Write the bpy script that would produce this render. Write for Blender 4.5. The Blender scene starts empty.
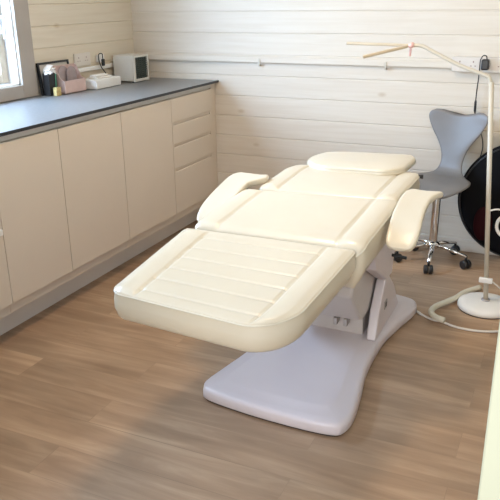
import bpy, bmesh, math, random
from mathutils import Vector, Matrix
random.seed(3)
S = bpy.context.scene
COL = S.collection
PI = math.pi

# ------------------------------------------------------------------ view
S.view_settings.view_transform = 'Standard'
S.view_settings.look = 'None'
S.view_settings.gamma = 1
S.view_settings.use_curve_mapping = False
S.view_settings.exposure = 0.0

# ------------------------------------------------------------------ materials
def nmat(name):
    m = bpy.data.materials.new(name); m.use_nodes = True
    nt = m.node_tree; b = nt.nodes['Principled BSDF']
    return m, nt, b
def N(nt, t, **kw):
    n = nt.nodes.new(t)
    for k, v in kw.items(): setattr(n, k, v)
    return n
def mat(name, col, rough=.5, metal=0, var=.03, scale=12, bump=0, coat=0, spec=.5, bscale=None):
    m, nt, b = nmat(name)
    tc = N(nt, 'ShaderNodeTexCoord')
    nz = N(nt, 'ShaderNodeTexNoise'); nz.inputs['Scale'].default_value = scale; nz.inputs['Detail'].default_value = 4
    nt.links.new(tc.outputs['Object'], nz.inputs['Vector'])
    r = N(nt, 'ShaderNodeValToRGB')
    r.color_ramp.elements[0].position = .3; r.color_ramp.elements[1].position = .7
    r.color_ramp.elements[0].color = [max(0, c*(1-var)) for c in col]+[1]
    r.color_ramp.elements[1].color = [min(1, c*(1+var)) for c in col]+[1]
    nt.links.new(nz.outputs['Fac'], r.inputs['Fac']); nt.links.new(r.outputs['Color'], b.inputs['Base Color'])
    b.inputs['Roughness'].default_value = rough; b.inputs['Metallic'].default_value = metal
    b.inputs['Specular IOR Level'].default_value = spec
    b.inputs['Coat Weight'].default_value = coat
    if bump:
        n2 = N(nt, 'ShaderNodeTexNoise'); n2.inputs['Scale'].default_value = bscale or scale*20; n2.inputs['Detail'].default_value = 3
        nt.links.new(tc.outputs['Object'], n2.inputs['Vector'])
        bp = N(nt, 'ShaderNodeBump'); bp.inputs['Strength'].default_value = bump; bp.inputs['Distance'].default_value = .002
        nt.links.new(n2.outputs['Fac'], bp.inputs['Height']); nt.links.new(bp.outputs['Normal'], b.inputs['Normal'])
    return m

def board_mat(name, col, axis):
    """white-washed boards: faint grain stretched along the board, a few knots"""
    m, nt, b = nmat(name)
    tc = N(nt, 'ShaderNodeTexCoord'); mp = N(nt, 'ShaderNodeMapping')
    sc = [30, 30, 30]; sc[axis] = 1.6
    mp.inputs['Scale'].default_value = sc
    nt.links.new(tc.outputs['Object'], mp.inputs['Vector'])
    nz = N(nt, 'ShaderNodeTexNoise'); nz.inputs['Scale'].default_value = 1.4; nz.inputs['Detail'].default_value = 6; nz.inputs['Distortion'].default_value = .8
    nt.links.new(mp.outputs['Vector'], nz.inputs['Vector'])
    r = N(nt, 'ShaderNodeValToRGB')
    r.color_ramp.elements[0].position = .25; r.color_ramp.elements[1].position = .62
    r.color_ramp.elements[0].color = [c*k for c, k in zip(col, (.93, .905, .87))]+[1]
    r.color_ramp.elements[1].color = list(col)+[1]
    nt.links.new(nz.outputs['Fac'], r.inputs['Fac'])
    # knots
    mk = N(nt, 'ShaderNodeMapping'); ks = [4.2, 4.2, 4.2]; ks[axis] = 2.2; mk.inputs['Scale'].default_value = ks
    nt.links.new(tc.outputs['Object'], mk.inputs['Vector'])
    vo = N(nt, 'ShaderNodeTexVoronoi'); vo.inputs['Scale'].default_value = 1.3
    nt.links.new(mk.outputs['Vector'], vo.inputs['Vector'])
    kr = N(nt, 'ShaderNodeValToRGB'); kr.color_ramp.elements[0].position = .03; kr.color_ramp.elements[1].position = .09
    kr.color_ramp.elements[0].color = (.82, .76, .68, 1); kr.color_ramp.elements[1].color = (1, 1, 1, 1)
    nt.links.new(vo.outputs['Distance'], kr.inputs['Fac'])
    mx = N(nt, 'ShaderNodeMix', data_type='RGBA', blend_type='MULTIPLY'); mx.inputs[0].default_value = 1
    nt.links.new(r.outputs['Color'], mx.inputs[6]); nt.links.new(kr.outputs['Color'], mx.inputs[7])
    nt.links.new(mx.outputs[2], b.inputs['Base Color'])
    b.inputs['Roughness'].default_value = .55
    bp = N(nt, 'ShaderNodeBump'); bp.inputs['Strength'].default_value = .15; bp.inputs['Distance'].default_value = .002
    nt.links.new(nz.outputs['Fac'], bp.inputs['Height']); nt.links.new(bp.outputs['Normal'], b.inputs['Normal'])
    return m

def floor_mat():
    m, nt, b = nmat('floor_planks')
    tc = N(nt, 'ShaderNodeTexCoord')
    br = N(nt, 'ShaderNodeTexBrick'); br.offset = .37; br.offset_frequency = 2
    br.inputs['Scale'].default_value = 1; br.inputs['Brick Width'].default_value = 1.2; br.inputs['Row Height'].default_value = .15
    br.inputs['Mortar Size'].default_value = .0012; br.inputs['Mortar Smooth'].default_value = .3
    br.inputs['Color1'].default_value = (0, 0, 0, 1); br.inputs['Color2'].default_value = (1, 1, 1, 1); br.inputs['Mortar'].default_value = (.5, .5, .5, 1)
    nt.links.new(tc.outputs['Object'], br.inputs['Vector'])
    # per plank shift of the grain
    sep = N(nt, 'ShaderNodeSeparateColor'); nt.links.new(br.outputs['Color'], sep.inputs[0])
    cmb = N(nt, 'ShaderNodeCombineXYZ'); mlt = N(nt, 'ShaderNodeMath', operation='MULTIPLY'); mlt.inputs[1].default_value = 7
    nt.links.new(sep.outputs[0], mlt.inputs[0]); nt.links.new(mlt.outputs[0], cmb.inputs[0]); nt.links.new(mlt.outputs[0], cmb.inputs[2])
    add = N(nt, 'ShaderNodeVectorMath', operation='ADD')
    nt.links.new(tc.outputs['Object'], add.inputs[0]); nt.links.new(cmb.outputs[0], add.inputs[1])
    mp = N(nt, 'ShaderNodeMapping'); mp.inputs['Scale'].default_value = (1.3, 13, 1)
    nt.links.new(add.outputs[0], mp.inputs['Vector'])
    nz = N(nt, 'ShaderNodeTexNoise'); nz.inputs['Scale'].default_value = 1.5; nz.inputs['Detail'].default_value = 8; nz.inputs['Roughness'].default_value = .6; nz.inputs['Distortion'].default_value = .7
    nt.links.new(mp.outputs['Vector'], nz.inputs['Vector'])
    r = N(nt, 'ShaderNodeValToRGB')
    e = r.color_ramp.elements
    e[0].position = .28; e[0].color = (.31, .195, .118, 1)
    e[1].position = .74; e[1].color = (.50, .345, .22, 1)
    k = e.new(.5); k.color = (.39, .255, .157, 1)
    nt.links.new(nz.outputs['Fac'], r.inputs['Fac'])
    # plank to plank tone
    tone = N(nt, 'ShaderNodeMapRange'); tone.inputs[3].default_value = .93; tone.inputs[4].default_value = 1.07
    nt.links.new(sep.outputs[0], tone.inputs[0])
    mt = N(nt, 'ShaderNodeVectorMath', operation='SCALE')
    nt.links.new(r.outputs['Color'], mt.inputs[0]); nt.links.new(tone.outputs[0], mt.inputs['Scale'])
    # broad blotches in the print of the vinyl
    n3 = N(nt, 'ShaderNodeTexNoise'); n3.inputs['Scale'].default_value = 1; n3.inputs['Detail'].default_value = 3
    mp3 = N(nt, 'ShaderNodeMapping'); mp3.inputs['Scale'].default_value = (2.2, 7, 1)
    nt.links.new(add.outputs[0], mp3.inputs['Vector']); nt.links.new(mp3.outputs['Vector'], n3.inputs['Vector'])
    t3 = N(nt, 'ShaderNodeMapRange'); t3.inputs[1].default_value = .3; t3.inputs[2].default_value = .7; t3.inputs[3].default_value = .84; t3.inputs[4].default_value = 1.16
    nt.links.new(n3.outputs['Fac'], t3.inputs[0])
    m3 = N(nt, 'ShaderNodeVectorMath', operation='SCALE')
    nt.links.new(mt.outputs[0], m3.inputs[0]); nt.links.new(t3.outputs[0], m3.inputs['Scale'])
    mx = N(nt, 'ShaderNodeMix', data_type='RGBA'); mx.inputs[7].default_value = (.12, .08, .055, 1)
    sm = N(nt, 'ShaderNodeMath', operation='MULTIPLY'); sm.inputs[1].default_value = .25
    nt.links.new(br.outputs['Fac'], sm.inputs[0]); nt.links.new(sm.outputs[0], mx.inputs[0]); nt.links.new(m3.outputs[0], mx.inputs[6])
    nt.links.new(mx.outputs[2], b.inputs['Base Color'])
    b.inputs['Roughness'].default_value = .42
    b.inputs['Specular IOR Level'].default_value = .45
    bp = N(nt, 'ShaderNodeBump'); bp.inputs['Strength'].default_value = .12; bp.inputs['Distance'].default_value = .001
    nt.links.new(nz.outputs['Fac'], bp.inputs['Height']); nt.links.new(bp.outputs['Normal'], b.inputs['Normal'])
    return m

def emit_mat(name, col, st):
    m = bpy.data.materials.new(name); m.use_nodes = True; nt = m.node_tree
    nt.nodes.remove(nt.nodes['Principled BSDF'])
    e = N(nt, 'ShaderNodeEmission'); e.inputs[0].default_value = (*col, 1); e.inputs[1].default_value = st
    nt.links.new(e.outputs[0], nt.nodes['Material Output'].inputs[0]); return m

def glass_mat():
    m = bpy.data.materials.new('window_glass'); m.use_nodes = True; nt = m.node_tree
    nt.nodes.remove(nt.nodes['Principled BSDF'])
    t = N(nt, 'ShaderNodeBsdfTransparent'); g = N(nt, 'ShaderNodeBsdfGlossy'); g.inputs['Roughness'].default_value = .02
    x = N(nt, 'ShaderNodeMixShader'); x.inputs[0].default_value = .06
    nt.links.new(t.outputs[0], x.inputs[1]); nt.links.new(g.outputs[0], x.inputs[2])
    nt.links.new(x.outputs[0], nt.nodes['Material Output'].inputs[0]); return m

M = dict(
 board_x=board_mat('whitewashed_boards_back', (.665, .59, .49), 0),
 board_y=board_mat('whitewashed_boards_side', (.67, .585, .455), 1),
 floor=floor_mat(),
 ceiling=mat('ceiling_paint', (.82, .80, .74), .7),
 trimgrey=mat('grey_painted_architrave', (.36, .31, .26), .5, var=.05, scale=8),
 white=mat('white_gloss_paint', (.80, .78, .74), .35),
 casement=mat('painted_casement', (.55, .47, .36), .45),
 jamb=mat('cream_green_paint', (.50, .485, .335), .45, var=.04, scale=6),
 cab=mat('cream_cabinet_foil', (.66, .565, .455), .38, var=.02, scale=3),
 recess=mat('cabinet_grip_rail', (.60, .56, .50), .4),
 plinth=mat('grey_plinth_board', (.76, .70, .62), .5, var=.03, scale=5),
 top=mat('grey_laminate_worktop', (.17, .165, .16), .36, var=.12, scale=60, bump=.03, spec=1.0),
 nose=mat('black_worktop_edge', (.015, .015, .018), .4),
 leather=mat('cream_vinyl_upholstery', (.62, .54, .405), .28, var=.02, scale=5, bump=.12, bscale=220, coat=.15),
 piping=mat('cream_vinyl_piping', (.62, .56, .44), .38, var=.02),
 plastic=mat('white_bed_plastic', (.64, .57, .57), .32, var=.02, scale=4),
 plastic2=mat('grey_bed_plastic', (.56, .51, .48), .4, var=.02),
 rubber=mat('black_rubber', (.02, .02, .02), .6),
 darkm=mat('dark_metal', (.05, .045, .045), .4, metal=.6),
 steel=mat('dull_steel', (.45, .42, .40), .4, metal=.8),
 chrome=mat('chrome', (.72, .70, .68), .12, metal=1, var=.01),
 greyv=mat('grey_vinyl_chair_cover', (.175, .160, .148), .42, var=.04, scale=9, bump=.1, bscale=250),
 black=mat('black_plastic', (.014, .014, .015), .35),
 blackfab=mat('black_nylon', (.005, .005, .006), .8, bump=.2, bscale=300, spec=.1),
 red=mat('dark_red_nylon', (.022, .002, .003), .6, bump=.2, bscale=300, spec=.1),
 lampp=mat('cream_lamp_plastic', (.54, .48, .38), .4, var=.02),
 lampbase=mat('white_enamel', (.80, .78, .73), .3),
 tube=mat('cream_light_stick', (.50, .40, .27), .4),
 pinkp=mat('pale_pink_plastic', (.75, .45, .40), .4),
 hose=mat('beige_hose', (.62, .58, .46), .5),
 cord=mat('white_cord', (.66, .62, .56), .5),
 pink=mat('pink_card', (.60, .43, .38), .6, var=.05, scale=30),
 leaflet=mat('grey_mauve_leaflet', (.34, .27, .26), .6, var=.12, scale=30),
 tissue=mat('white_tissue', (.80, .76, .70), .9, var=.05, scale=40),
 boxw=mat('white_box_plastic', (.76, .73, .68), .45),
 straw=mat('green_plastic', (.10, .34, .20), .4),
 label_y=mat('gold_card', (.48, .36, .14), .6, var=.35, scale=70),
 fanb=mat('beige_heater_case', (.60, .56, .49), .45),
 grille=mat('dark_green_grey_grille', (.055, .07, .06), .5, var=.2, scale=50),
 gold=mat('yellow_wire', (.6, .45, .1), .4),
 socket=mat('white_socket_plastic', (.64, .58, .51), .4),
 sockhole=mat('socket_slot', (.30, .20, .17), .6),
 glass=glass_mat(),
 lens=mat('frosted_lamp_glass', (.9, .9, .85), .3),
 leaf=mat('hedge_leaves', (.16, .30, .07), .6, var=.5, scale=14),
 grass=mat('lawn', (.20, .34, .09), .8, var=.3, scale=8),
 render=mat('pale_path_slabs', (.42, .40, .37), .8, var=.1),
)

# ------------------------------------------------------------------ helpers
def link(name, bm, m, parent=None, smooth=False, loc=None, bevel=0, seg=2, angle=35):
    me = bpy.data.meshes.new(name)
    bmesh.ops.recalc_face_normals(bm, faces=bm.faces[:])
    if loc is not None:
        bmesh.ops.translate(bm, verts=bm.verts[:], vec=-Vector(loc))
    bm.to_mesh(me); bm.free()
    o = bpy.data.objects.new(name, me); COL.objects.link(o)
    if parent is not None: o.parent = parent
    elif loc is not None: o.location = loc
    ms = m if isinstance(m, (list, tuple)) else [m]
    for x in ms: me.materials.append(x)
    if bevel:
        b = o.modifiers.new('bevel', 'BEVEL'); b.width = bevel; b.segments = seg; b.limit_method = 'ANGLE'; b.angle_limit = math.radians(angle)
        smooth = True
    if smooth:
        for p in me.polygons: p.use_smooth = True
        if bevel:
            w = o.modifiers.new('wn', 'WEIGHTED_NORMAL'); w.keep_sharp = True
    return o
def BM(): return bmesh.new()
def box(bm, x0, x1, y0, y1, z0, z1, mi=0):
    v = [bm.verts.new((x, y, z)) for x in (x0, x1) for y in (y0, y1) for z in (z0, z1)]
    fs = [(0, 1, 3, 2), (4, 6, 7, 5), (0, 4, 5, 1), (2, 3, 7, 6), (0, 2, 6, 4), (1, 5, 7, 3)]
    out = []
    for f in fs:
        fc = bm.faces.new([v[i] for i in f]); fc.material_index = mi; out.append(fc)
    return v
def obox(bm, c, size, rot=None, mi=0):
    """oriented box centred at c; rot is a Matrix"""
    v = box(bm, -size[0]/2, size[0]/2, -size[1]/2, size[1]/2, -size[2]/2, size[2]/2, mi)
    for p in v:
        p.co = (rot @ p.co if rot else p.co) + Vector(c)
    return v
def prism(bm, pts, z0, z1, mi=0):
    a = [bm.verts.new((p[0], p[1], z0)) for p in pts]; b = [bm.verts.new((p[0], p[1], z1)) for p in pts]
    n = len(pts)
    for f in [a[::-1], b]:
        q = bm.faces.new(f); q.material_index = mi
    for i in range(n):
        q = bm.faces.new((a[i], a[(i+1) % n], b[(i+1) % n], b[i])); q.material_index = mi
def cr(pts, n=8):
    """Catmull-Rom through points"""
    P = [Vector(p) for p in pts]; P = [P[0]*2-P[1]]+P+[P[-1]*2-P[-2]]
    out = []
    for i in range(1, len(P)-2):
        for k in range(n):
            t = k/n; a, b, c, d = P[i-1:i+3]
            out.append(.5*((2*b)+(c-a)*t+(2*a-5*b+4*c-d)*t*t+(3*b-a-3*c+d)*t**3))
    out.append(P[-2]); return out
def tube(bm, pts, r, seg=10, closed=False, mi=0):
    P = [Vector(p) for p in pts]; n = len(P)
    rs = r if isinstance(r, (list, tuple)) else [r]*n
    rings = []; prev = None
    for i in range(n):
        if closed: t = (P[(i+1) % n]-P[i-1]).normalized()
        else: t = (P[min(i+1, n-1)]-P[max(i-1, 0)]).normalized()
        if prev is None:
            u = t.orthogonal().normalized()
        else:
            u = (prev-t*prev.dot(t)).normalized()
        prev = u; w = t.cross(u)
        rings.append([bm.verts.new(P[i]+(u*math.cos(a)+w*math.sin(a))*rs[i]) for a in [2*PI*k/seg for k in range(seg)]])
    m = n if closed else n-1
    for i in range(m):
        A, B = rings[i], rings[(i+1) % n]
        # keep ring alignment at the seam of closed loops
        off = 0
        if closed and i == n-1:
            off = min(range(seg), key=lambda k: (A[0].co-B[k].co).length)
        for k in range(seg):
            f = bm.faces.new((A[k], A[(k+1) % seg], B[(k+1+off) % seg], B[(k+off) % seg])); f.smooth = True; f.material_index = mi
    if not closed:
        bm.faces.new(rings[0][::-1]).material_index = mi; bm.faces.new(rings[-1]).material_index = mi
def lathe(bm, prof, c=(0, 0, 0), seg=40, mi=0, axis=None):
    """prof: list of (r,z) bottom to top, closed at the axis"""
    rings = []
    for r, z in prof:
        if r < 1e-6: rings.append([bm.verts.new((0, 0, z))])
        else: rings.append([bm.verts.new((r*math.cos(2*PI*k/seg), r*math.sin(2*PI*k/seg), z)) for k in range(seg)])
    for A, B in zip(rings, rings[1:]):
        for k in range(seg):
            q = [A[0] if len(A) == 1 else A[k], A[0] if len(A) == 1 else A[(k+1) % seg], B[0] if len(B) == 1 else B[(k+1) % seg], B[0] if len(B) == 1 else B[k]]
            q = list(dict.fromkeys(q))
            if len(q) > 2:
                f = bm.faces.new(q); f.material_index = mi
    for R in rings:
        for v in R: v.co = (axis @ v.co if axis else v.co)+Vector(c)
    if len(rings[0]) > 1: bm.faces.new(rings[0][::-1])
    if len(rings[-1]) > 1: bm.faces.new(rings[-1])
def tag(o, label=None, cat=None, group=None, kind=None):
    if label: o['label'] = label
    if cat: o['category'] = cat
    if group: o['group'] = group
    if kind: o['kind'] = kind
    return o
def empty(name, loc, label, cat, group=None):
    o = bpy.data.objects.new(name, None); o.location = loc; o.empty_display_size = .1; COL.objects.link(o)
    return tag(o, label, cat, group)
def struct(o): o['kind'] = 'structure'; return o

# ------------------------------------------------------------------ room
RX, FY, H = 2.9, -3.1, 2.4
WY0, WY1, WZ0, WZ1 = -2.30, -1.066, .969, 2.0      # window opening in the left wall
fl = BM(); box(fl, -.15, RX+.15, -4.9, .15, -.08, 0); struct(link('floor', fl, M['floor']))
ce = BM(); box(ce, -.15, RX+.15, FY-.15, .15, H, H+.08); struct(link('ceiling', ce, M['ceiling']))

def boards(bm, kind, pos, a0, a1, zoff, pitch, spans, tk=.018):
    """shiplap boards on a wall; kind 'x': wall plane y=pos seen from -y; 'y': wall plane x=pos seen from +x"""
    sg = 1 if pos < 1 else -1
    for (s0, s1, z0, z1) in spans:
        if kind == 'x': box(bm, s0, s1, pos+.004, pos+.12, z0, z1)
        else: box(bm, *( (pos-.12, pos-.004) if sg > 0 else (pos+.004, pos+.12)), s0, s1, z0, z1)
        k = math.floor((z0-zoff)/pitch)
        while zoff+k*pitch < z1:
            b0 = max(z0, zoff+k*pitch+.0016); b1 = min(z1, zoff+(k+1)*pitch-.0016); k += 1
            if b1-b0 < .004: continue
            c = .003
            # board face with chamfered long edges
            if kind == 'x':
                A = [(s, y, z) for s in (s0, s1) for (y, z) in ((pos+.005, b0), (pos+c, b0), (pos, b0+c), (pos, b1-c), (pos+c, b1), (pos+.005, b1))]
            else:
                A = [(pos-sg*d, s, z) for s in (s0, s1) for (d, z) in ((.005, b0), (c, b0), (0, b0+c), (0, b1-c), (c, b1), (.005, b1))]
            v = [bm.verts.new(p) for p in A]
            for i in range(6):
                j = (i+1) % 6; bm.faces.new((v[i], v[j], v[6+j], v[6+i]))
            bm.faces.new(v[:6][::-1]); bm.faces.new(v[6:])
w = BM(); boards(w, 'x', 0, 0, RX, .9326-.1223*8, .1223, [(-.12, RX+.12, 0, H)]); struct(link('wall_back', w, M['board_x']))
w = BM(); boards(w, 'y', 0, 0, 0, .915-.11*9, .11, [(WY1, 0, 0, H), (FY, WY0, 0, H), (WY0, WY1, 0, WZ0), (WY0, WY1, WZ1, H)]); struct(link('wall_left', w, M['board_y']))
w = BM(); boards(w, 'y', RX, 0, 0, .9326-.1223*8, .1223, [(FY, 0, 0, H)]); struct(link('wall_right', w, M['board_y']))
DX0, DX1, DH = 1.60, 2.5625, 2.02
w = BM()
box(w, -.12, DX0-.03, FY-.12, FY, 0, H); box(w, DX1+.03, RX+.12, FY-.12, FY, 0, H); box(w, DX0-.03, DX1+.03, FY-.12, FY, DH+.03, H)
struct(link('wall_front', w, M['white']))
w = BM(); box(w, DX1-.018, DX1+.03, FY-.13, FY+.01, 0, DH); box(w, DX1+.0, DX1+.08, FY+.0105, FY+.022, 0, DH+.06)
struct(link('trim_1', w, M['jamb'], bevel=.003))
w = BM(); box(w, DX0-.03, DX0, FY-.13, FY+.01, 0, DH); box(w, DX0-.08, DX0, FY, FY+.018, 0, DH+.06); box(w, DX0-.08, DX1+.08, FY, FY+.018, DH, DH+.07); box(w, DX0-.03, DX1+.03, FY-.13, FY+.01, DH, DH+.03)
struct(link('trim_2', w, M['jamb'], bevel=.003))
w = BM(); box(w, .60, RX, -.014, 0, 0, .07); struct(link('baseboard_back', w, M['board_x'], bevel=.003))
w = BM(); box(w, RX-.014, RX, FY, -.014, 0, .07); struct(link('baseboard_right', w, M['white'], bevel=.003))
# narrow rail along the back wall and cable trunking on the left wall
w = BM(); box(w, 0, RX, -.022, 0, 1.012, 1.046); struct(link('trim_3', w, M['board_x'], bevel=.003))
w = BM(); box(w, 0, .014, -.90, -.022, .985, 1.008); struct(link('trim_4', w, M['white'], bevel=.003))

# window: architrave, lining, casement, glass, handle
w = BM()
aw = .108
box(w, 0, .02, WY1, WY1+aw, .903, WZ1+aw); box(w, 0, .02, WY0-aw, WY0, .903, WZ1+aw); box(w, 0, .02, WY0, WY1, WZ1, WZ1+aw); box(w, 0, .02, WY0, WY1, .903, WZ0)
win = struct(link('window_1', w, M['trimgrey'], bevel=.003))
w = BM()
box(w, -.12, 0, WY1-.008, WY1, WZ0, WZ1); box(w, -.12, 0, WY0, WY0+.008, WZ0, WZ1); box(w, -.12, 0, WY0, WY1, WZ1-.008, WZ1); box(w, -.12, 0, WY0, WY1, WZ0, WZ0+.008)
link('window_lining', w, M['white'], win)
w = BM()
ym = (WY0+WY1)/2
for a, b in ((WY0+.012, ym-.004), (ym+.004, WY1-.012)):
    for (y0, y1, z0, z1) in ((a, a+.045, WZ0+.012, WZ1-.012), (b-.045, b, WZ0+.012, WZ1-.012), (a+.045, b-.045, WZ0+.012, WZ0+.057), (a+.045, b-.045, WZ1-.057, WZ1-.012)):
        box(w, -.105, -.06, y0, y1, z0, z1)
cas = link('window_casement', w, M['casement'], win, bevel=.003)
w = BM(); box(w, -.086, -.080, WY0+.05, WY1-.05, WZ0+.05, WZ1-.05); link('window_pane', w, M['glass'], win)
w = BM(); box(w, -.060, -.052, -1.108, -1.088, 1.22, 1.32); tube(w, cr([(-.052, -1.098, 1.30), (-.03, -1.098, 1.30), (-.024, -1.10, 1.285), (-.024, -1.105, 1.20)], 5), .007)
link('window_handle', w, M['white'], win, bevel=.002)

# outside: lawn and hedge seen through the window
w = BM(); box(w, -14, -.12, -12, 8, -.35, -.25); struct(tag(link('lawn', w, M['grass']), 'green lawn outside the window', 'lawn'))
def hedge():
    bm = BM()
    for _ in range(5200):
        x = -3.6-random.random()*.7; y = -6.5+random.random()*11; z = -.25+random.random()*1.55
        if random.random() < .75: x = -3.6-random.random()*.12
        s = .05+random.random()*.06
        n = Vector((1, random.uniform(-1, 1), random.uniform(-.4, 1.2))).normalized(); u = n.orthogonal().normalized(); t = n.cross(u)
        c = Vector((x, y, z+.12*math.sin(y*1.7)))
        v = [bm.verts.new(c+u*s*a+t*s*b*.55) for a, b in ((-1, 0), (0, 1), (1, 0), (0, -1))]
        bm.faces.new(v)
    box(bm, -4.3, -3.75, -6.5, 4.5, -.25, 1.15)
    return bm
tag(link('hedge', hedge(), M['leaf']), 'green leafy hedge outside beyond the window', 'hedge')

# ------------------------------------------------------------------ cabinets (front faces x=.58)
CX = .58
GY = [-2.79, -2.38, -1.90, -1.504, -1.03, -.545, -.058]
DT, DB = .857, .193
def carcass(y0, y1):
    bm = BM(); box(bm, .02, CX-.019, y0+.0005, y1-.0005, .145, .885)
    return bm
def door_front(y0, y1, z0, z1):
    """slab with a finger-grip bevel at its top edge, extruded along y"""
    bm = BM()
    pr = [(CX-.018, z0), (CX, z0), (CX, z1-.004), (CX-.004, z1), (CX-.018, z1-.014)]
    a = [bm.verts.new((x, y0, z)) for x, z in pr]; b = [bm.verts.new((x, y1, z)) for x, z in pr]
    bm.faces.new(a); bm.faces.new(b[::-1])
    for i in range(5): bm.faces.new((a[i], b[i], b[(i+1) % 5], a[(i+1) % 5]))
    return bm
labels = {0: 'cream base cabinet nearest the doorway, mostly beyond the photo edge',
 1: 'cream base cabinet at the photo left edge, partly cut off, with a small white catch',
 2: 'narrow cream slab-door base cabinet below the window, leftmost whole door in the photo',
 3: 'cream slab-door base cabinet in the middle of the run, below the pink leaflet holder',
 4: 'cream slab-door base cabinet directly left of the drawer unit'}
for i in range(5):
    y0, y1 = GY[i], GY[i+1]
    t = empty('base_cabinet', (CX-.28, (y0+y1)/2, .145), labels[i], 'cabinet', 'base cabinets with plain doors')
    link('body', carcass(y0, y1), M['cab'], t, loc=t.location)
    bm = BM(); box(bm, CX-.018, CX-.006, y0+.001, y1-.001, DT+.004, .885); link('grip_rail', bm, M['recess'], t, loc=t.location)
    d = link('door', door_front(y0+.0015, y1-.0015, DB, DT), M['cab'], t, loc=t.location, bevel=.0012)
    if i == 1:
        bm = BM(); box(bm, CX, CX+.014, y1-.03, y1-.012, .50, .525); link('catch', bm, M['white'], d, loc=t.location, bevel=.003)
t = empty('drawer_unit', (CX-.28, -.30, .145), 'cream four-drawer unit with grip grooves at the end of the run', 'cabinet')
y0, y1 = GY[5], GY[6]
link('body', carcass(y0, y1), M['cab'], t, loc=t.location)
bm = BM(); box(bm, CX-.018, CX-.006, y0+.001, y1-.001, DT+.004, .885); link('grip_rail', bm, M['recess'], t, loc=t.location)
for z0, z1 in ((.726, DT), (.603, .706), (.462, .583), (DB, .442)):
    d = link('drawer', door_front(y0+.0015, y1-.0015, z0, z1), M['cab'], t, loc=t.location, bevel=.0012)
    # scooped grip below the next front
    if z1 < .8:
        bm = BM()
        pr = [(CX-.018, z1-.015), (CX-.0175, z1+.0195), (CX-.0005, z1+.0192), (CX-.0012, z1+.016), (CX-.005, z1+.003)]
        ya, yb = y0+.012, y1-.03
        a = [bm.verts.new((x, ya, z)) for x, z in pr]; b = [bm.verts.new((x, yb, z)) for x, z in pr]
        bm.faces.new(a); bm.faces.new(b[::-1])
        for i in range(5): bm.faces.new((a[i], b[i], b[(i+1) % 5], a[(i+1) % 5]))
        box(bm, CX-.018, CX, y0+.0015, ya, z1-.01, z1+.0195); box(bm, CX-.018, CX, yb, y1-.0015, z1-.01, z1+.0195)
        link('grip', bm, M['cab'], d, loc=t.location)
bm = BM(); box(bm, .02, CX-.006, y1+.0005, -.002, .145, .885); link('end_filler', bm, M['cab'], t, loc=t.location)
bm = BM(); box(bm, .43, .446, -2.79, -.016, 0, .1445); tag(link('plinth', bm, M['plinth'], bevel=.002), 'long grey plinth board under the cream cabinets', 'plinth')
bm = BM(); box(bm, .0005, .5985, -2.80, -.0005, .8855, .900)
M['top'].node_tree.nodes['Principled BSDF'].inputs['IOR'].default_value = 1.8
wt = tag(link('worktop', bm, M['top'], bevel=.001), 'long grey worktop with a thin black edge on the cabinets', 'worktop')
bm = BM(); box(bm, .5985, .6015, -2.80, -.0005, .8875, .9004); link('edge_strip', bm, M['nose'], wt)['label'] = 'thin black edge strip'

# ------------------------------------------------------------------ things on the worktop
Z = .9006
# black framed panel leaning on the wall
t = empty('picture_frame', (.03, -.80, Z), 'thin black frame leaning on the wall behind the pink leaflet holder', 'frame')
ry = Matrix.Rotation(math.radians(-6), 4, 'Y')
def lean(bm):
    for v in bm.verts:
        p = v.co-Vector((.04, 0, Z)); v.co = ry @ p+Vector((.04, 0, Z))
    return bm
bm = BM(); y0, y1, h = -.945, -.690, .168; f = .011
for a in ((y0, y0+f, 0, h), (y1-f, y1, 0, h), (y0+f, y1-f, h-f, h), (y0+f, y1-f, 0, f)): box(bm, .027, .040, a[0], a[1], Z+a[2], Z+a[3])
link('frame', lean(bm), M['black'], t, loc=t.location)
bm = BM(); box(bm, .029, .034, y0+f, y1-f, Z+f, Z+h-f); link('panel', lean(bm), M['fanb'], t, loc=t.location)
# black caddy with tissue, straw
t = empty('desk_caddy', (.085, -.89, Z), 'small black caddy holding a white tissue, by the window frame', 'caddy')
def tub(bm, x0, x1, y0, y1, z0, z1, w=.004):
    box(bm, x0, x1, y0, y1, z0, z0+w)
    box(bm, x0, x0+w, y0, y1, z0+w, z1); box(bm, x1-w, x1, y0, y1, z0+w, z1); box(bm, x0+w, x1-w, y0, y0+w, z0+w, z1); box(bm, x0+w, x1-w, y1-w, y1, z0+w, z1)
bm = BM(); tub(bm, .046, .088, -.945, -.880, Z, Z+.115); link('pot', bm, M['black'], t, loc=t.location, bevel=.002)
bm = BM(); tube(bm, [(.0915, -.90, Z+.03), (.0915, -.893, Z+.115)], .0025, 8); link('stirrer', bm, M['straw'], t, loc=t.location)
bm = BM()
for i in range(7):
    a = i*.9; c = Vector((.068, -.912+.014*math.sin(a*2), Z+.120+.007*(i % 3)))
    g = []
    for (p, q) in ((-.022, -.016), (.022, -.018), (.024, .017), (-.02, .02)):
        g.append(bm.verts.new(c+Vector((p*math.cos(a)-q*math.sin(a), p*math.sin(a)+q*math.cos(a), .018*math.sin(3*a+p*90)))))
    r = bm.faces.new(g); 
    ex = bmesh.ops.extrude_face_region(bm, geom=[r]); bmesh.ops.translate(bm, verts=[v for v in ex['geom'] if isinstance(v, bmesh.types.BMVert)], vec=(0, 0, .006))
tag(link('tissue', bm, M['tissue'], loc=(.068, -.912, Z+.12)), 'crumpled white tissue on top of the black caddy', 'tissue')
bm = BM(); box(bm, .097, .119, -.932, -.895, Z, Z+.038); box(bm, .096, .120, -.933, -.894, Z+.038, Z+.043)
tag(link('small_carton', bm, M['label_y'], loc=(.108, -.913, Z), bevel=.001), 'tiny patterned gold carton in front of the black caddy', 'box')
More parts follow.
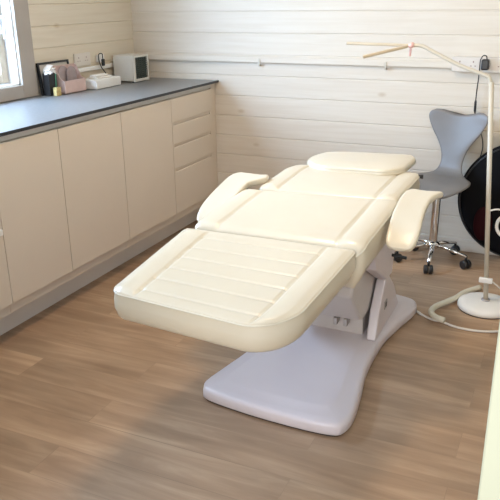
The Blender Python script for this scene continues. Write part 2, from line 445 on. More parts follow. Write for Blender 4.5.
# pink leaflet holder
t = empty('leaflet_holder', (.11, -.73, Z), 'pale pink holder with sloping sides and a low front', 'holder')
bm = BM(); a0, a1 = -.862, -.682; w = .005
box(bm, .045, .05, a0, a1, Z, Z+.145); box(bm, .045, .120, a0, a1, Z, Z+.004); box(bm, .115, .120, a0, a1, Z, Z+.068)
for y in (a0, a1-w):
    pr = [(.05, 0), (.115, 0), (.115, .068), (.095, .078), (.065, .14), (.05, .145)]
    A = [bm.verts.new((x, y, Z+z)) for x, z in pr]; B = [bm.verts.new((x, y+w, Z+z)) for x, z in pr]
    bm.faces.new(A); bm.faces.new(B[::-1])
    for i in range(6): bm.faces.new((A[i], B[i], B[(i+1) % 6], A[(i+1) % 6]))
link('tray', bm, M['pink'], t, loc=t.location)
for k, (x, sy, hh, lb) in enumerate(((.062, -.800, .142, 'grey mauve leaflet at the left in the pink holder'), (.078, -.748, .136, 'grey mauve leaflet at the right in the pink holder'))):
    bm = BM(); pts = []
    for q in range(25):
        th = PI*q/24; pts.append((sy+.040*math.cos(th), hh-.04+.04*math.sin(th)))
    pts = [(sy+.040, .006)]+pts+[(sy-.040, .006)]
    A = [bm.verts.new((x, y, Z+z)) for y, z in pts]; B = [bm.verts.new((x+.006, y, Z+z)) for y, z in pts]
    bm.faces.new(A); bm.faces.new(B[::-1])
    for i in range(len(pts)): bm.faces.new((A[i], B[i], B[(i+1) % len(pts)], A[(i+1) % len(pts)]))
    tag(link('leaflet', bm, M['leaflet'], loc=(x, sy, Z+.006)), lb, 'leaflet', 'leaflets in the pink holder')
# white wipes box with tissues on top
bm = BM(); box(bm, .045, .165, -.645, -.405, Z, Z+.052)
t = tag(link('wipes_box', bm, M['boxw'], loc=(.11, -.49, Z), bevel=.008, seg=3), 'low white rectangular box between pink holder and heater', 'box')
bm = BM(); prism(bm, [(.065, -.59), (.13, -.595), (.145, -.53), (.14, -.46), (.10, -.44), (.06, -.47)], Z+.0525, Z+.062)
prism(bm, [(.075, -.58), (.12, -.58), (.13, -.53), (.12, -.47), (.08, -.48)], Z+.0622, Z+.072)
tag(link('folded_tissues', bm, M['tissue'], loc=(.11, -.49, Z+.0525), bevel=.004, seg=3), 'folded white tissues lying on the low white box', 'tissue')
# heater
t = empty('fan_heater', (.11, -.21, Z), 'boxy beige fan heater with dark grille in the corner', 'heater')
x0, x1, y0, y1 = .035, .183, -.292, -.135; hz = .158
bm = BM(); box(bm, x0, x1-.008, y0, y1, Z+.006, Z+hz)
link('case', bm, M['fanb'], t, loc=t.location, bevel=.006, seg=3)
bm = BM()
for a in ((y0, y0+.013, Z+.004, Z+hz), (y1-.013, y1, Z+.004, Z+hz), (y0+.013, y1-.013, Z+hz-.013, Z+hz), (y0+.013, y1-.013, Z+.004, Z+.02)): box(bm, x1-.0075, x1+.006, *a)
link('front_frame', bm, M['fanb'], t, loc=t.location, bevel=.002)
bm = BM(); box(bm, x1-.0075, x1-.005, y0+.0135, y1-.0135, Z+.0205, Z+hz-.0135)
for k in range(11):
    z = Z+.026+k*.0112; box(bm, x1-.005, x1+.003, y0+.0135, y1-.0135, z, z+.004)
for k in range(5):
    y = y0+.03+k*.024; box(bm, x1-.004, x1+.004, y, y+.002, Z+.0205, Z+hz-.0135)
link('grille', bm, M['grille'], t, loc=t.location)
bm = BM()
for yy in (y0+.02, y1-.02):
    for xx in (x0+.02, x1-.02):
        bm = BM(); lathe(bm, [(.008, Z), (.008, Z+.006)], (xx, yy, 0), 12); link('foot', bm, M['rubber'], t, loc=t.location)
# socket on the left wall with plug and looping cable
t = empty('wall_socket', (0, -.42, 1.03), 'double white socket low on the left wall above the white box', 'socket')
bm = BM(); box(bm, 0, .012, -.62, -.475, 1.018, 1.09); link('plate', bm, M['socket'], t, loc=t.location, bevel=.004)
for y in (-.585, -.515):
    bm = BM(); box(bm, .0115, .0125, y-.004, y+.004, 1.062, 1.068); box(bm, .0115, .0125, y-.013, y-.006, 1.045, 1.049); box(bm, .0115, .0125, y+.006, y+.013, 1.045, 1.049)
    link('outlet', bm, M['sockhole'], t, loc=t.location)
t = empty('mains_plug', (.0, -.40, 1.0), 'white and black plug with looped cable on the left wall beside the heater', 'plug')
bm = BM(); box(bm, .0005, .03, -.415, -.365, 1.025, 1.07); link('housing', bm, M['white'], t, loc=t.location, bevel=.006, seg=3)
bm = BM(); box(bm, .0305, .042, -.402, -.378, 1.005, 1.045); link('cap', bm, M['black'], t, loc=t.location, bevel=.004)
bm = BM(); tube(bm, cr([(.036, -.39, 1.045), (.04, -.40, 1.075), (.034, -.425, 1.072), (.03, -.42, 1.035), (.03, -.40, .995), (.035, -.375, .965), (.03, -.34, .93), (.025, -.31, .912), (.022, -.27, .905)], 6), .0028, 8)
link('cable', bm, M['black'], t, loc=t.location)

# ------------------------------------------------------------------ treatment bed
BL = Vector((1.76, -1.45, 0))
bed = empty('treatment_bed', BL, 'cream padded treatment bed on a white pedestal base', 'treatment bed')

def lerp(a, b, t): return a+(b-a)*t
def rr_map(x, y, hw, hl, rad):
    """move grid points of a rectangle into its rounded version (elliptical corner map); rad: 4 radii (--,+-,++,-+)"""
    idx = {(-1, -1): 0, (1, -1): 1, (1, 1): 2, (-1, 1): 3}
    sx, sy = (1 if x > 0 else -1), (1 if y > 0 else -1)
    r = rad[idx[(sx, sy)]]
    ax, ay = abs(x)-(hw-r), abs(y)-(hl-r)
    if ax > 0 and ay > 0:
        a, b = ax/r, ay/r
        ax2 = a*math.sqrt(max(0, 1-b*b/2))*r; ay2 = b*math.sqrt(max(0, 1-a*a/2))*r
        return sx*(hw-r+ax2), sy*(hl-r+ay2)
    return x, y
def stations(h, fine, n):
    """-h..h with rows packed near the rim"""
    e = [fine*(1-math.cos(PI/2*k/5)) for k in range(6)]      # 0..fine
    mid = [-h+fine+(2*h-2*fine)*k/n for k in range(1, n)]
    return [-h+q for q in e]+mid+[h-q for q in e[::-1]]
def cushion(corners, T, rad, er=.012, ebot=.02, hfun=None, nx=48, ny=48, front=None, taper=0):
    """corners: FL, FR, BR, BL of the top face in world space; T thickness"""
    FL, FR, BR, BLc = [Vector(c) for c in corners]
    W = ((FR-FL).length+(BR-BLc).length)/2; L = ((BLc-FL).length+(BR-FR).length)/2
    hw, hl = W/2, L/2
    X = stations(hw, er*1.3, nx); Y = stations(hl, er*1.3, ny)
    def wmap(x, y, h):
        s, t = (x+hw)/W, (y+hl)/L
        p = lerp(lerp(FL, FR, s), lerp(BLc, BR, s), t)
        dz = front(y+hl) if front else 0
        return Vector((p.x, p.y, p.z+h+dz))
    bm = BM(); G = []
    for j, y in enumerate(Y):
        row = []
        for i, x in enumerate(X):
            px, py = rr_map(x, y, hw, hl, rad)
            d = min(hw-abs(x), hl-abs(y))
            h = 0
            if d < er: h = -(er-math.sqrt(max(0, er*er-(er-d)**2)))*.8
            if hfun: h += min(1, max(0, d-.002)/.022)*hfun((x+hw)/W, (y+hl)/L, x, y, d)
            row.append(bm.verts.new(wmap(px, py, h)))
        G.append(row)
    for j in range(len(Y)-1):
        for i in range(len(X)-1): bm.faces.new((G[j][i], G[j][i+1], G[j+1][i+1], G[j+1][i]))
    nxx, nyy = len(X), len(Y)
    ring = [(i, 0) for i in range(nxx)]+[(nxx-1, j) for j in range(1, nyy)]+[(i, nyy-1) for i in range(nxx-2, -1, -1)]+[(0, j) for j in range(nyy-2, 0, -1)]
    rim = [G[j][i] for i, j in ring]
    cen = sum((v.co for v in rim), Vector())/len(rim)
    prev = rim
    levels = [(.0, -.25), (.003, -.5), (.002, -.8)]
    prof = [(0.0, -.10), (.004, -.3), (.004, -.6), (-.002, -1+ebot/T)]+[(-.002-ebot*(1-math.cos(a)), -1+ebot/T*(1-math.sin(a))) for a in (PI/6, PI/3, PI/2)]
    out = []
    for q, (i, j) in enumerate(ring):
        px, py = rr_map(X[i], Y[j], hw, hl, rad)
        out.append((px, py))
    n = len(ring)
    nor = []
    for q in range(n):
        a, b = Vector(out[q-1]), Vector(out[(q+1) % n]); t = (b-a)
        nn = Vector((t.y, -t.x)); nor.append(nn.normalized() if nn.length > 1e-9 else Vector((0, 0)))
    for off, fz in prof:
        cur = []
        for q in range(n):
            p = Vector(out[q])+nor[q]*off
            tp = rim[q].co.z
            s = wmap(p.x, p.y, 0)
            cur.append(bm.verts.new((s.x, s.y, tp+fz*T+( .0))))
        for q in range(n): bm.faces.new((prev[q], cur[q], cur[(q+1) % n], prev[(q+1) % n]))
        prev = cur
    bm.faces.new(prev)
    pip = [v.co.copy() for v in rim]
    return bm, pip
def add_piping(pip, parent, r=.0028, sel=None, out=.001):
    c = sum(pip, Vector())/len(pip); P = []
    for p in pip:
        if P and (P[-1]-p).length < .004: continue
        P.append(p)
    bm = BM(); tube(bm, P, r, 8, closed=True)
    return link('piping', bm, M['piping'], parent, loc=BL, smooth=True)

def groove(d, w=.004, depth=.004): return -depth*math.exp(-(d/w)**2)
def leg_h(s, t, x, y, d):
    sb = .155; h = 0
    for c in (sb, 1-sb): h += groove((s-c)*.58, .0045, .0045)
    edge = min(1, max(0, d/.03))
    if s < sb or s > 1-sb:
        u = (s/sb if s < sb else (1-s)/sb); h += .007*math.sin(PI*min(1, u))**.8 if 0 < u < 1 else 0
    else:
        # six cross channels stitched across the centre panel
        k = (t-.06)/.155
        for c in range(6): h += groove((t-(.10+.155*c))*.55, .004, .0028)*(1 if .0 < (s-sb) and s < 1-sb else 0)
        h += .0012*edge*abs(math.sin(PI*(t-.10)/.155))
    return h
def seat_h(s, t, x, y, d):
    sb = .15; h = 0
    for c in (sb, 1-sb): h += groove((s-c)*.62, .0045, .004)
    if s < sb or s > 1-sb:
        u = (s/sb if s < sb else (1-s)/sb); h += .006*math.sin(PI*min(1, u))**.8 if 0 < u < 1 else 0
    else: h += .004*math.sin(PI*t)
    return h
def roll(L, r, z):
    return lambda v: (-z*(1-math.sqrt(max(0, 1-((r-v)/r)**2))) if v < r else 0)

bm, pip = cushion([(1.405, -2.335, .566), (1.980, -2.385, .562), (2.026, -1.862, .622), (1.408, -1.868, .622)], .088,
                  (.045, .14, .02, .02), er=.007, ebot=.022, hfun=leg_h, nx=90, ny=110)
leg = link('leg_cushion', bm, M['leather'], bed, smooth=True, loc=BL); add_piping(pip, leg)
bm, pip = cushion([(1.428, -1.855, .632), (2.046, -1.862, .634), (2.055, -1.385, .662), (1.432, -1.45, .662)], .115,
                  (.03, .03, .03, .05), er=.012, ebot=.03, hfun=seat_h, nx=70, ny=50, front=roll(.48, .06, .035))
seat = link('seat_cushion', bm, M['leather'], bed, smooth=True, loc=BL); add_piping(pip, seat)
bm, pip = cushion([(1.492, -1.43, .668), (2.045, -1.40, .668), (2.052, -1.00, .676), (1.482, -1.03, .676)], .10,
                  (.03, .02, .03, .11), er=.012, ebot=.025, hfun=seat_h, nx=70, ny=50, front=roll(.4, .05, .02))
back = link('back_cushion', bm, M['leather'], bed, smooth=True, loc=BL); add_piping(pip, back)
# head cushion
def head_h(s, t, x, y, d): return .010*min(1, d/.09)**.7
bm, pip = cushion([(1.545, -1.105, .692), (1.985, -1.10, .700), (1.995, -.765, .702), (1.535, -.79, .694)], .026,
                  (.155, .10, .08, .165), er=.010, ebot=.010, hfun=head_h, nx=40, ny=40)
hd = link('head_cushion', bm, M['leather'], bed, smooth=True, loc=BL); add_piping(pip, hd, .002)
bm = BM(); box(bm, 1.72, 1.82, -1.02, -.88, .60, .664); link('head_bracket', bm, M['plastic2'], bed, loc=BL, bevel=.006)

# armrests: curved pads sloping down towards the foot end
def armrest(side):
    bm = BM()
    # stations: (y, z, x_inner, x_outer)
    st = [(-1.690, .578, 2.105, 2.140), (-1.684, .586, 2.084, 2.160), (-1.665, .602, 2.070, 2.172), (-1.62, .630, 2.066, 2.176), (-1.56, .655, 2.062, 2.172), (-1.48, .677, 2.060, 2.168),
          (-1.40, .690, 2.060, 2.172), (-1.355, .695, 2.064, 2.184), (-1.325, .696, 2.074, 2.196), (-1.308, .694, 2.090, 2.198)]
    P = cr([(s[2], s[0], s[1]) for s in st], 5); Q = cr([(s[3], s[0], s[1]) for s in st], 5)
    n = len(P); th = .030; m = 12; rings = []
    for i in range(n):
        a, b = P[i], Q[i]; tg = ((P[min(n-1, i+1)]-P[max(0, i-1)])).normalized(); nx_ = (b-a).normalized(); up = nx_.cross(tg).normalized()
        if up.z < 0: up = -up
        cc = (a+b)/2; hw = (b-a).length/2; e = min(1, .55+.45*min(i, n-1-i)/4)
        ring = []
        for k in range(m*2):
            an = 2*PI*k/(m*2); c_, s_ = math.cos(an), math.sin(an)
            px = hw*math.copysign(abs(c_)**.35, c_); pz = th/2*e*math.copysign(abs(s_)**.6, s_)
            dish = -.006*(1-(px/hw)**2)*(1 if pz > 0 else .5)
            ring.append(bm.verts.new(cc+nx_*px+up*(pz+dish-th/2)))
        rings.append(ring)
    for A, B in zip(rings, rings[1:]):
        for k in range(2*m): bm.faces.new((A[k], A[(k+1) % (2*m)], B[(k+1) % (2*m)], B[k]))
    bm.faces.new(rings[0]); bm.faces.new(rings[-1])
    if side < 0:
        ax = 1.755
        for v in bm.verts: v.co.x = 2*ax-v.co.x
        bmesh.ops.reverse_faces(bm, faces=bm.faces[:])
        for v in bm.verts:      # rounded outer rear corner
            t = max(0, (v.co.y+1.42)/.11)
            v.co.x += max(0, 1-(v.co.x-1.31)/.14)*.06*t*t
        for v in bm.verts:      # rear end reaches across to the back cushion
            if v.co.y > -1.42 and v.co.x > 1.38:
                v.co.x += .055*min(1, (v.co.y+1.42)/.06)
    return bm
ar = link('armrest', armrest(1), M['leather'], bed, smooth=True, loc=BL); ar['label'] = 'right armrest pad, beside the grey chair'
al = link('armrest', armrest(-1), M['leather'], bed, smooth=True, loc=BL); al['label'] = 'left armrest pad, towards the cabinets'
bm = BM(); tube(bm, [(2.03, -1.36, .60), (2.10, -1.36, .625), (2.12, -1.37, .652)], .011, 10); link('bracket', bm, M['darkm'], ar, loc=BL, smooth=True)
bm = BM(); tube(bm, [(1.49, -1.36, .60), (1.41, -1.36, .625), (1.39, -1.37, .652)], .011, 10); link('bracket', bm, M['darkm'], al, loc=BL, smooth=True)
bm = BM(); tube(bm, [(2.04, -1.025, .668), (2.066, -1.02, .666)], [.006, .009], 12); link('hinge_knob', bm, M['black'], bed, loc=BL, smooth=True)

# pedestal base plate: waisted outline with a raised centre
def spl(pts, n=6):
    P = [Vector((p[0], p[1], 0)) for p in pts]; k = len(P); out = []
    for i in range(k):
        a, b, c, d = P[i-1], P[i], P[(i+1) % k], P[(i+2) % k]
        for q in range(n):
            t = q/n
            out.append(.5*((2*b)+(c-a)*t+(2*a-5*b+4*c-d)*t*t+(3*b-a-3*c+d)*t**3))
    return out
outl = [(1.496, -1.945), (1.53, -1.978), (1.70, -2.003), (1.88, -2.012), (2.005, -2.005), (2.042, -1.975), (2.052, -1.90), (2.035, -1.75), (2.012, -1.60), (2.006, -1.45), (2.010, -1.30),
        (2.040, -1.12), (2.068, -.985), (2.060, -.92), (2.020, -.885), (1.90, -.858), (1.76, -.85), (1.60, -.868), (1.50, -.90), (1.478, -.945), (1.49, -1.05), (1.535, -1.25), (1.55, -1.45), (1.54, -1.62), (1.508, -1.80), (1.49, -1.90)]
O = spl(outl); cb = Vector((1.765, -1.44, 0))
def ringlev(bm, off, z):
    vs = []; n = len(O)
    for i, p in enumerate(O):
        t = (O[(i+1) % n]-O[i-1]).normalized(); nn = Vector((-t.y, t.x, 0))
        q = p+nn*off; vs.append(bm.verts.new((q.x, q.y, z)))
    return vs
bm = BM(); prev = None
for off, z in ((.004, .008), (.0, .014), (.0, .040), (.002, .047), (.007, .052), (.014, .055), (1.0, .058), (1.1, .060), (1.13, .0635), (1.17, .065)):
    r = ringlev(bm, min(off, .014), z)
    if off >= 1:
        for v in r:
            k = 1-(off-1)*1.1-.06; v.co.x = cb.x+(v.co.x-cb.x)*k; v.co.y = cb.y+(v.co.y-cb.y)*(1-(1-k)*.55)
    if prev:
        for i in range(len(r)): bm.faces.new((prev[i], prev[(i+1) % len(r)], r[(i+1) % len(r)], r[i]))
    else: bm.faces.new(r[::-1])
    prev = r
bm.faces.new(prev)
base = link('base_plate', bm, M['plastic'], bed, smooth=True, loc=BL)
bm = BM(); a = ringlev(bm, .010, 0.0005); b = ringlev(bm, .010, .0075)
bm.faces.new(a[::-1]); bm.faces.new(b)
for i in range(len(a)): bm.faces.new((a[i], a[(i+1) % len(a)], b[(i+1) % len(a)], b[i]))
link('base_gasket', bm, M['rubber'], base, loc=BL)
def poly_x(bm, yz, x0, x1, mi=0, sh=0):
    A = [bm.verts.new((x0, y, z)) for y, z in yz]; B = [bm.verts.new((x1, y, z)) for y, z in yz]
    bm.faces.new(A); bm.faces.new(B[::-1]); n = len(yz)
    for i in range(n): bm.faces.new((A[i], B[i], B[(i+1) % n], A[(i+1) % n]))
# lower column hood, tilted upper hood, side cheeks
bm = BM(); poly_x(bm, [(-1.42, .165), (-1.46, .175), (-1.60, .33), (-1.56, .47), (-1.15, .50), (-1.0, .36), (-1.02, .165)], 1.60, 1.945)
link('lift_hood', bm, M['plastic2'], bed, loc=BL, bevel=.012, seg=3)
bm = BM(); poly_x(bm, [(-1.36, .062), (-1.38, .16), (-1.05, .16), (-1.0, .062)], 1.62, 1.93); link('column_core', bm, M['plastic2'], bed, loc=BL, bevel=.004)
for x0, x1 in ((1.952, 1.992), (1.553, 1.593)):
    bm = BM(); poly_x(bm, [(-1.395, .060), (-1.355, .175), (-1.27, .285), (-1.215, .290), (-1.10, .20), (-.98, .060)], x0, x1)
    ck = link('side_cheek', bm, M['plastic'], bed, loc=BL, bevel=.008, seg=3)
    if x1 > 1.9:
        bm = BM(); box(bm, x1-.001, x1+.003, -1.272, -1.232, .150, .186); sk = link('power_inlet', bm, M['steel'], ck, loc=BL, bevel=.004, seg=3)
        bm = BM(); box(bm, x1+.0032, x1+.0042, -1.262, -1.242, .158, .178); link('inlet_recess', bm, M['black'], sk, loc=BL)
for x in (1.83, 1.872):
    bm = BM(); box(bm, x, x+.016, -1.455, -1.41, .135, .166); link('hood_lug', bm, M['steel'], bed, loc=BL, bevel=.003)
bm = BM(); poly_x(bm, [(-1.50, .47), (-1.47, .40), (-1.28, .29), (-1.20, .29), (-1.16, .40), (-1.20, .50), (-1.45, .50)], 1.948, 2.0)
link('lift_arm', bm, M['plastic'], bed, loc=BL, bevel=.006)
bm = BM(); box(bm, 1.50, 2.0, -1.80, -1.05, .501, .548); link('top_frame', bm, M['plastic2'], bed, loc=BL, bevel=.004)
bm = BM(); box(bm, 1.55, 1.93, -2.20, -1.80, .455, .480)
for v in bm.verts:
    if v.co.y > -2: v.co.z += .035
link('leg_frame', bm, M['plastic2'], bed, loc=BL, bevel=.004)
bm = BM(); tube(bm, [(1.97, -1.22, .38), (2.06, -1.22, .372)], .007, 10); link('release_lever', bm, M['black'], bed, loc=BL, smooth=True)

# cord from bed base across the floor
bm = BM(); tube(bm, cr([(2.067, -.93, .008), (2.10, -.955, .006), (2.15, -.985, .006), (2.19, -.99, .006), (2.26, -1.02, .006), (2.35, -1.022, .006), (2.44, -.985, .006), (2.52, -.90, .006), (2.60, -.70, .006)], 6), .0055, 8)
link('power_cord', bm, M['cord'], bed, loc=BL, smooth=True)['label'] = 'thin pale cord along the floor'
bm = BM(); pth = cr([(2.205, -1.022, .030), (2.16, -1.00, .030), (2.135, -.945, .028), (2.143, -.87, .022), (2.18, -.80, .022), (2.215, -.725, .020), (2.19+.05, -.64, .016), (2.30, -.55, .016)], 6)
tube(bm, pth, .0135, 12)
tag(link('beige_hose', bm, M['hose'], loc=(2.16, -1.0, 0), smooth=True), 'short thick beige hose curving on the floor by the lamp base', 'hose')

# ------------------------------------------------------------------ floor lamp
LP = Vector((2.348, -.755, 0))
lamp = empty('floor_lamp', LP, 'tall cream two-armed floor lamp standing right of the bed', 'lamp')
bm = BM(); lathe(bm, [(.121, .004), (.125, .010), (.124, .022), (.118, .030), (.095, .036), (.05, .041), (.0, .042)], LP, 56); link('base', bm, M['lampbase'], lamp, loc=LP, smooth=True)
bm = BM(); lathe(bm, [(.12, 0), (.12, .004)], LP, 56); link('base_pad', bm, M['rubber'], lamp, loc=LP)
bm = BM(); lathe(bm, [(.020, .0415), (.020, .047), (.012, .049)], LP, 24); link('collar', bm, M['steel'], lamp, loc=LP, smooth=True)
A = LP+Vector((0, 0, .042)); B = Vector((2.268, -.71, 1.025))
bm = BM(); tube(bm, [A, A.lerp(B, .5), B], .0105, 16); link('pole', bm, M['lampp'], lamp, loc=LP, smooth=True)
bm = BM(); tube(bm, cr([B-Vector((-.002, 0, .03)), B+Vector((-.010, 0, .016)), (2.235, -.71, 1.055), (2.13, -.71, 1.092), (2.03, -.71, 1.138), (1.965, -.71, 1.169), (1.925, -.71, 1.172)], 8), .0085, 14)
arm = link('curved_arm', bm, M['lampp'], lamp, loc=LP, smooth=True)
bm = BM(); tube(bm, [(1.918, -.728, 1.172), (1.918, -.692, 1.172)], .012, 18); link('joint', bm, M['pinkp'], arm, loc=LP, smooth=True)
bm = BM(); tube(bm, [(1.915, -.71, 1.158), (1.913, -.712, 1.125)], .005, 10); link('handle', bm, M['pinkp'], arm, loc=LP, smooth=True)
def stick(p, q, w=.017, h=.013):
    bm = BM(); p, q = Vector(p), Vector(q); d = (q-p); L = d.length; x = d.normalized(); y = Vector((0, 0, 1)).cross(x).normalized(); z = x.cross(y)
    R = Matrix((x, y, z)).transposed()
    obox(bm, (p+q)/2, (L, w, h), R); return bm
l1 = link('light_stick', stick((1.905, -.695, 1.170), (1.607, -.66, 1.173)), M['tube'], lamp, loc=LP, bevel=.004)
l2 = link('light_stick', stick((1.902, -.722, 1.168), (1.735, -.84, 1.128)), M['tube'], lamp, loc=LP, bevel=.004)
bm = BM(); pc = A.lerp(B, .105); box(bm, pc.x-.03, pc.x+.03, pc.y-.03, pc.y-.0115, pc.z-.012, pc.z+.012); sw = link('cord_switch', bm, M['white'], lamp, loc=LP, bevel=.004)
bm = BM(); tube(bm, cr([pc+Vector((.03, -.02, -.003)), pc+Vector((.06, -.02, -.025)), pc+Vector((.085, .02, -.07)), (2.44, -.66, .03), (2.47, -.60, .006), (2.55, -.45, .006)], 6), .0032, 8); link('cord', bm, M['cord'], lamp, loc=LP, smooth=True)
# white ring hanging on a short hook from the pole
c = Vector((2.410, -.71, .395)); bm = BM()
tube(bm, [c+Vector((math.cos(a)*.055, 0, math.sin(a)*.055)) for a in [2*PI*k/40 for k in range(40)]], .0075, 10, closed=True)
rg = link('cable_ring', bm, M['lampbase'], lamp, loc=LP, smooth=True)
bm = BM(); ph = A.lerp(B, .43); tube(bm, cr([ph, ph+Vector((.04, 0, .012)), (2.395, -.71, .462), (2.405, -.71, .452)], 5), .004, 8); link('hook', bm, M['lampbase'], rg, loc=LP, smooth=True)

# ------------------------------------------------------------------ swivel chair
CH = Vector((2.006, -.24, 0)); yaw = math.radians(-17)
ch = empty('swivel_chair', CH, 'grey shell swivel chair on chrome castor base behind the bed', 'chair')
RZ = Matrix.Rotation(yaw, 4, 'Z')
def chair_shell():
    st = [(-.200, .412, .060, .0), (-.198, .420, .100, .0), (-.185, .432, .135, .001), (-.15, .446, .165, .003), (-.10, .455, .180, .005), (-.04, .459, .180, .007), (.015, .457, .158, .009), (.05, .457, .126, .010), (.085, .470, .092, .008), (.105, .500, .068, .006),
          (.118, .540, .062, .004), (.130, .590, .072, .006), (.143, .640, .098, .012), (.155, .690, .134, .020), (.165, .735, .158, .026), (.170, .768, .166, .028), (.173, .790, .156, .024), (.174, .802, .132, .018)]
    C = cr([(s[0], s[1], 0) for s in st], 5); Wd = cr([(s[2], s[3], 0) for s in st], 5)
    n = len(C); m = 28; bm = BM(); rings = []
    for i in range(n):
        t = (C[min(n-1, i+1)]-C[max(0, i-1)]).normalized(); ty, tz = t.x, t.y
        nrm = Vector((0, -tz, ty)); y, z = C[i].x, C[i].y; hw, cup = Wd[i].x, Wd[i].y
        e = min(1, .45+.55*min(i, n-1-i)/5); th = (.026+.012*max(0, min(1, (.5-z)/.03)))*e
        f = max(0, (z-.74)/.06); fr = max(0, 1-i/8)
        ring = []
        for k in range(2*m):
            an = 2*PI*k/(2*m); c_, s_ = math.cos(an), math.sin(an)
            u = math.copysign(abs(c_)**.75, c_)
            p = Vector((hw*u, y, z))+nrm*(cup*u*u+th/2*math.copysign(abs(s_)**.8, s_))
            if f > 0: p.z -= .022*min(1, f)*(1-min(1, abs(hw*u)/.10)**2)
            ring.append(bm.verts.new(CH+Vector((.012, 0, 0))+RZ @ p))
        rings.append(ring)
    for A_, B_ in zip(rings, rings[1:]):
        for k in range(2*m): bm.faces.new((A_[k], A_[(k+1) % (2*m)], B_[(k+1) % (2*m)], B_[k]))
    bm.faces.new(rings[0][::-1]); bm.faces.new(rings[-1])
    return bm
link('shell_seat', chair_shell(), M['greyv'], ch, loc=CH, smooth=True)
bm = BM(); obox(bm, CH+Vector((0, 0, .420)), (.15, .13, .022), RZ.to_3x3()); link('seat_plate', bm, M['black'], ch, loc=CH, bevel=.004)
bm = BM(); lathe(bm, [(.015, .37), (.015, .418), (.03, .42)], CH, 24); link('gas_lift', bm, M['chrome'], ch, loc=CH, smooth=True)
bm = BM(); lathe(bm, [(.021, .085), (.022, .10), (.022, .37), (.020, .378), (.015, .379)], CH, 24); link('column_sleeve', bm, M['chrome'], ch, loc=CH, smooth=True)
bm = BM(); lathe(bm, [(.030, .082), (.036, .090), (.036, .112), (.027, .122)], CH, 28); link('hub', bm, M['chrome'], ch, loc=CH, smooth=True)
for k in range(5):
    a = math.radians(-91+72*k+6); d = Vector((math.cos(a), math.sin(a), 0)); s_ = Vector((-d.y, d.x, 0))
    bm = BM(); A_ = [CH+d*.028+Vector((0, 0, .102)), CH+d*.11+Vector((0, 0, .088)), CH+d*.193+Vector((0, 0, .068))]
    rr = []
    for p, w_, h_ in zip(A_, (.017, .013, .010), (.012, .010, .007)):
        rr.append([bm.verts.new(p+s_*(w_*math.cos(q))+Vector((0, 0, h_*math.sin(q)))) for q in [2*PI*j/12 for j in range(12)]])
    for P_, Q_ in zip(rr, rr[1:]):
        for j in range(12): bm.faces.new((P_[j], P_[(j+1) % 12], Q_[(j+1) % 12], Q_[j]))
    bm.faces.new(rr[0]); bm.faces.new(rr[-1])
    lg = link('leg', bm, M['chrome'], ch, loc=CH, smooth=True)
    bm = BM(); cc = CH+d*.19+Vector((0, 0, .025)); tw = math.radians(30*k+20); ax = Vector((math.cos(tw), math.sin(tw), 0))
    for sg in (-1, 1):
        tube(bm, [cc+ax*sg*.004, cc+ax*sg*.008, cc+ax*sg*.020, cc+ax*sg*.023], [.023, .0245, .0245, .018], 20)
    tube(bm, [cc+Vector((0, 0, .018)), cc+Vector((0, 0, .046))], .007, 10)
    cs = link('castor', bm, M['black'], lg, loc=CH, smooth=False)

# ------------------------------------------------------------------ round black bag against the wall
cB = Vector((2.425, -.075, .336)); tilt = Matrix.Rotation(math.radians(4), 4, 'X')
RB = tilt @ Matrix.Rotation(PI/2, 4, 'X')
bag = empty('round_bag', (2.425, -.09, 0), 'large round black bag with dark red patch behind the lamp pole', 'bag')
bl = Vector(bag.location)
bm = BM(); lathe(bm, [(0, .036), (.20, .034), (.29, .028), (.322, .018), (.332, 0), (.322, -.018), (.29, -.028), (.20, -.030), (0, -.030)], cB, 72, axis=RB); link('shell', bm, M['blackfab'], bag, loc=bl, smooth=True)
bm = BM(); tube(bm, [cB+RB @ Vector((math.cos(a)*.318, math.sin(a)*.318, .021)) for a in [2*PI*k/72 for k in range(72)]], .004, 8, closed=True); link('zip', bm, M['black'], bag, loc=bl, smooth=True)
bm = BM(); lathe(bm, [(0, .004), (.085, .003), (.090, 0)], cB+RB @ Vector((-.185, -.13, .0355)), 40, axis=RB @ Matrix.Diagonal((.55, 1.1, 1, 1))); link('patch', bm, M['red'], bag, loc=bl, smooth=True)['label'] = 'dark red oval patch'

# ------------------------------------------------------------------ sockets on the back wall, adapter with cable
t = empty('socket_strip', (2.12, 0, 1.035), 'long white multi-socket plate on the back wall over the rail end', 'socket')
bm = BM(); box(bm, 1.997, 2.36, -.045, -.0225, .998, 1.072); box(bm, 1.997, 2.36, -.0225, -.0005, 1.047, 1.072); link('plate', bm, M['socket'], t, loc=t.location, bevel=.003)
for k in range(5):
    x = 2.035+k*.068; bm = BM()
    box(bm, x-.003, x+.003, -.0456, -.0450, 1.045, 1.054); box(bm, x-.014, x-.007, -.0456, -.0450, 1.026, 1.031); box(bm, x+.007, x+.014, -.0456, -.0450, 1.026, 1.031)
    link('outlet', bm, M['sockhole'], t, loc=t.location)
t = empty('power_adapter', (2.165, -.07, 1.035), 'black power adapter plugged into the socket strip, its cable hanging down', 'adapter')
bm = BM(); box(bm, 2.146, 2.184, -.088, -.0465, 1.012, 1.066); link('housing', bm, M['black'], t, loc=t.location, bevel=.008, seg=3)
bm = BM(); tube(bm, cr([(2.172, -.075, 1.064), (2.168, -.078, 1.082), (2.152, -.075, 1.083), (2.140, -.07, 1.06), (2.138, -.055, 1.02), (2.136, -.045, .96), (2.132, -.035, .88), (2.134, -.03, .80), (2.140, -.03, .74), (2.175, -.03, .68), (2.19, -.03, .62), (2.185, -.028, .56), (2.16, -.025, .48)], 7), .0028, 8)
cb_ = link('cable', bm, M['black'], t, loc=t.location, smooth=True)
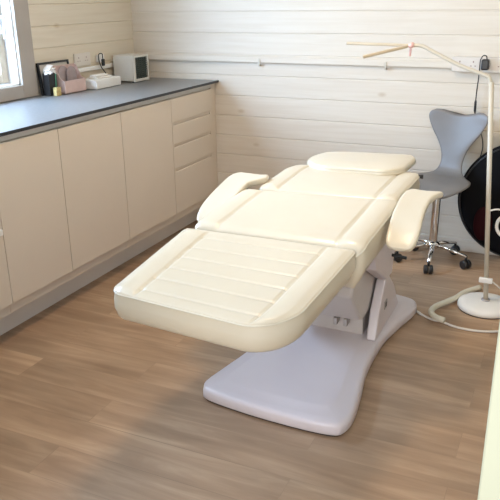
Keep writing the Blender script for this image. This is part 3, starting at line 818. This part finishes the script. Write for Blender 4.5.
bm = BM(); tube(bm, [(2.1325, -.036, .855), (2.132, -.034, .845), (2.1325, -.032, .80), (2.134, -.031, .785)], [.003, .0065, .0065, .003], 10); link('inline_switch', bm, M['black'], cb_, loc=t.location, smooth=True)
# two small cable clips on the rail
for x, lb in ((.885, 'small pale clip on the wall rail, left of the lamp arms'), (1.640, 'small pale clip on the wall rail below the lamp arms')):
    bm = BM(); box(bm, x-.006, x+.006, -.030, -.0225, 1.003, 1.036); box(bm, x-.004, x+.004, -.0300, -.0005, .992, 1.0029)
    tag(link('rail_clip', bm, M['lampp'], loc=(x, -.026, 1.0), bevel=.002), lb, 'clip', 'clips on the wall rail')

# ------------------------------------------------------------------ ceiling lamp (out of view) and lights
t = empty('ceiling_lamp', (1.5, -1.5, H), 'round white flush ceiling lamp above the bed', 'lamp')
bm = BM(); lathe(bm, [(.15, H-.05), (.17, H-.04), (.17, H-.001)], (1.5, -1.5, 0), 40); link('housing', bm, M['white'], t, loc=t.location, smooth=True)

def area(name, loc, rot, sx, sy, power, col, shape='RECTANGLE', spread=PI):
    l = bpy.data.lights.new(name, 'AREA'); l.shape = shape; l.size = sx; l.size_y = sy; l.energy = power; l.color = col; l.spread = spread
    o = bpy.data.objects.new(name, l); o.location = loc; o.rotation_euler = rot; COL.objects.link(o); return o
area('ceiling_light', (1.5, -1.5, H-.06), (0, 0, 0), .3, .3, 18, (1, .74, .47), 'DISK')
area('window_daylight', (-.32, (WY0+WY1)/2-.05, 1.55), (0, math.radians(-80), math.radians(24)), 1.1, 1.3, 175, (.47, .69, 1))
area('doorway_daylight', (2.05, FY-2.4, 1.5), (math.radians(86), 0, math.radians(0)), 1.6, 1.8, 72, (1, .94, .85))

wd = bpy.data.worlds.new('sky'); S.world = wd; wd.use_nodes = True; nt = wd.node_tree
bg = nt.nodes['Background']
tc = N(nt, 'ShaderNodeTexCoord'); sx = N(nt, 'ShaderNodeSeparateXYZ'); nt.links.new(tc.outputs['Generated'], sx.inputs[0])
cr_ = N(nt, 'ShaderNodeValToRGB'); cr_.color_ramp.elements[0].position = .0; cr_.color_ramp.elements[0].color = (.85, .93, 1, 1)
cr_.color_ramp.elements[1].position = .55; cr_.color_ramp.elements[1].color = (.28, .52, 1, 1)
nt.links.new(sx.outputs['Z'], cr_.inputs[0]); nt.links.new(cr_.outputs[0], bg.inputs[0]); bg.inputs[1].default_value = 1.5

# ------------------------------------------------------------------ camera
F, pitch, yw, rl = 690.7626, .3529682, -.4303366, -.0133881
f = Vector((math.sin(yw)*math.cos(pitch), math.cos(yw)*math.cos(pitch), -math.sin(pitch)))
r = Vector((math.cos(yw), -math.sin(yw), 0)); u = r.cross(f)
r2 = r*math.cos(rl)+u*math.sin(rl); u2 = -r*math.sin(rl)+u*math.cos(rl)
cam = bpy.data.cameras.new('camera'); co = bpy.data.objects.new('camera', cam); COL.objects.link(co)
cam.sensor_width = 36; cam.lens = 36*F/500; cam.clip_start = .02
mw = Matrix((r2, u2, -f)).transposed().to_4x4(); mw.translation = Vector((2.577206, -3.876782, 1.385762))
co.matrix_world = mw
S.camera = co
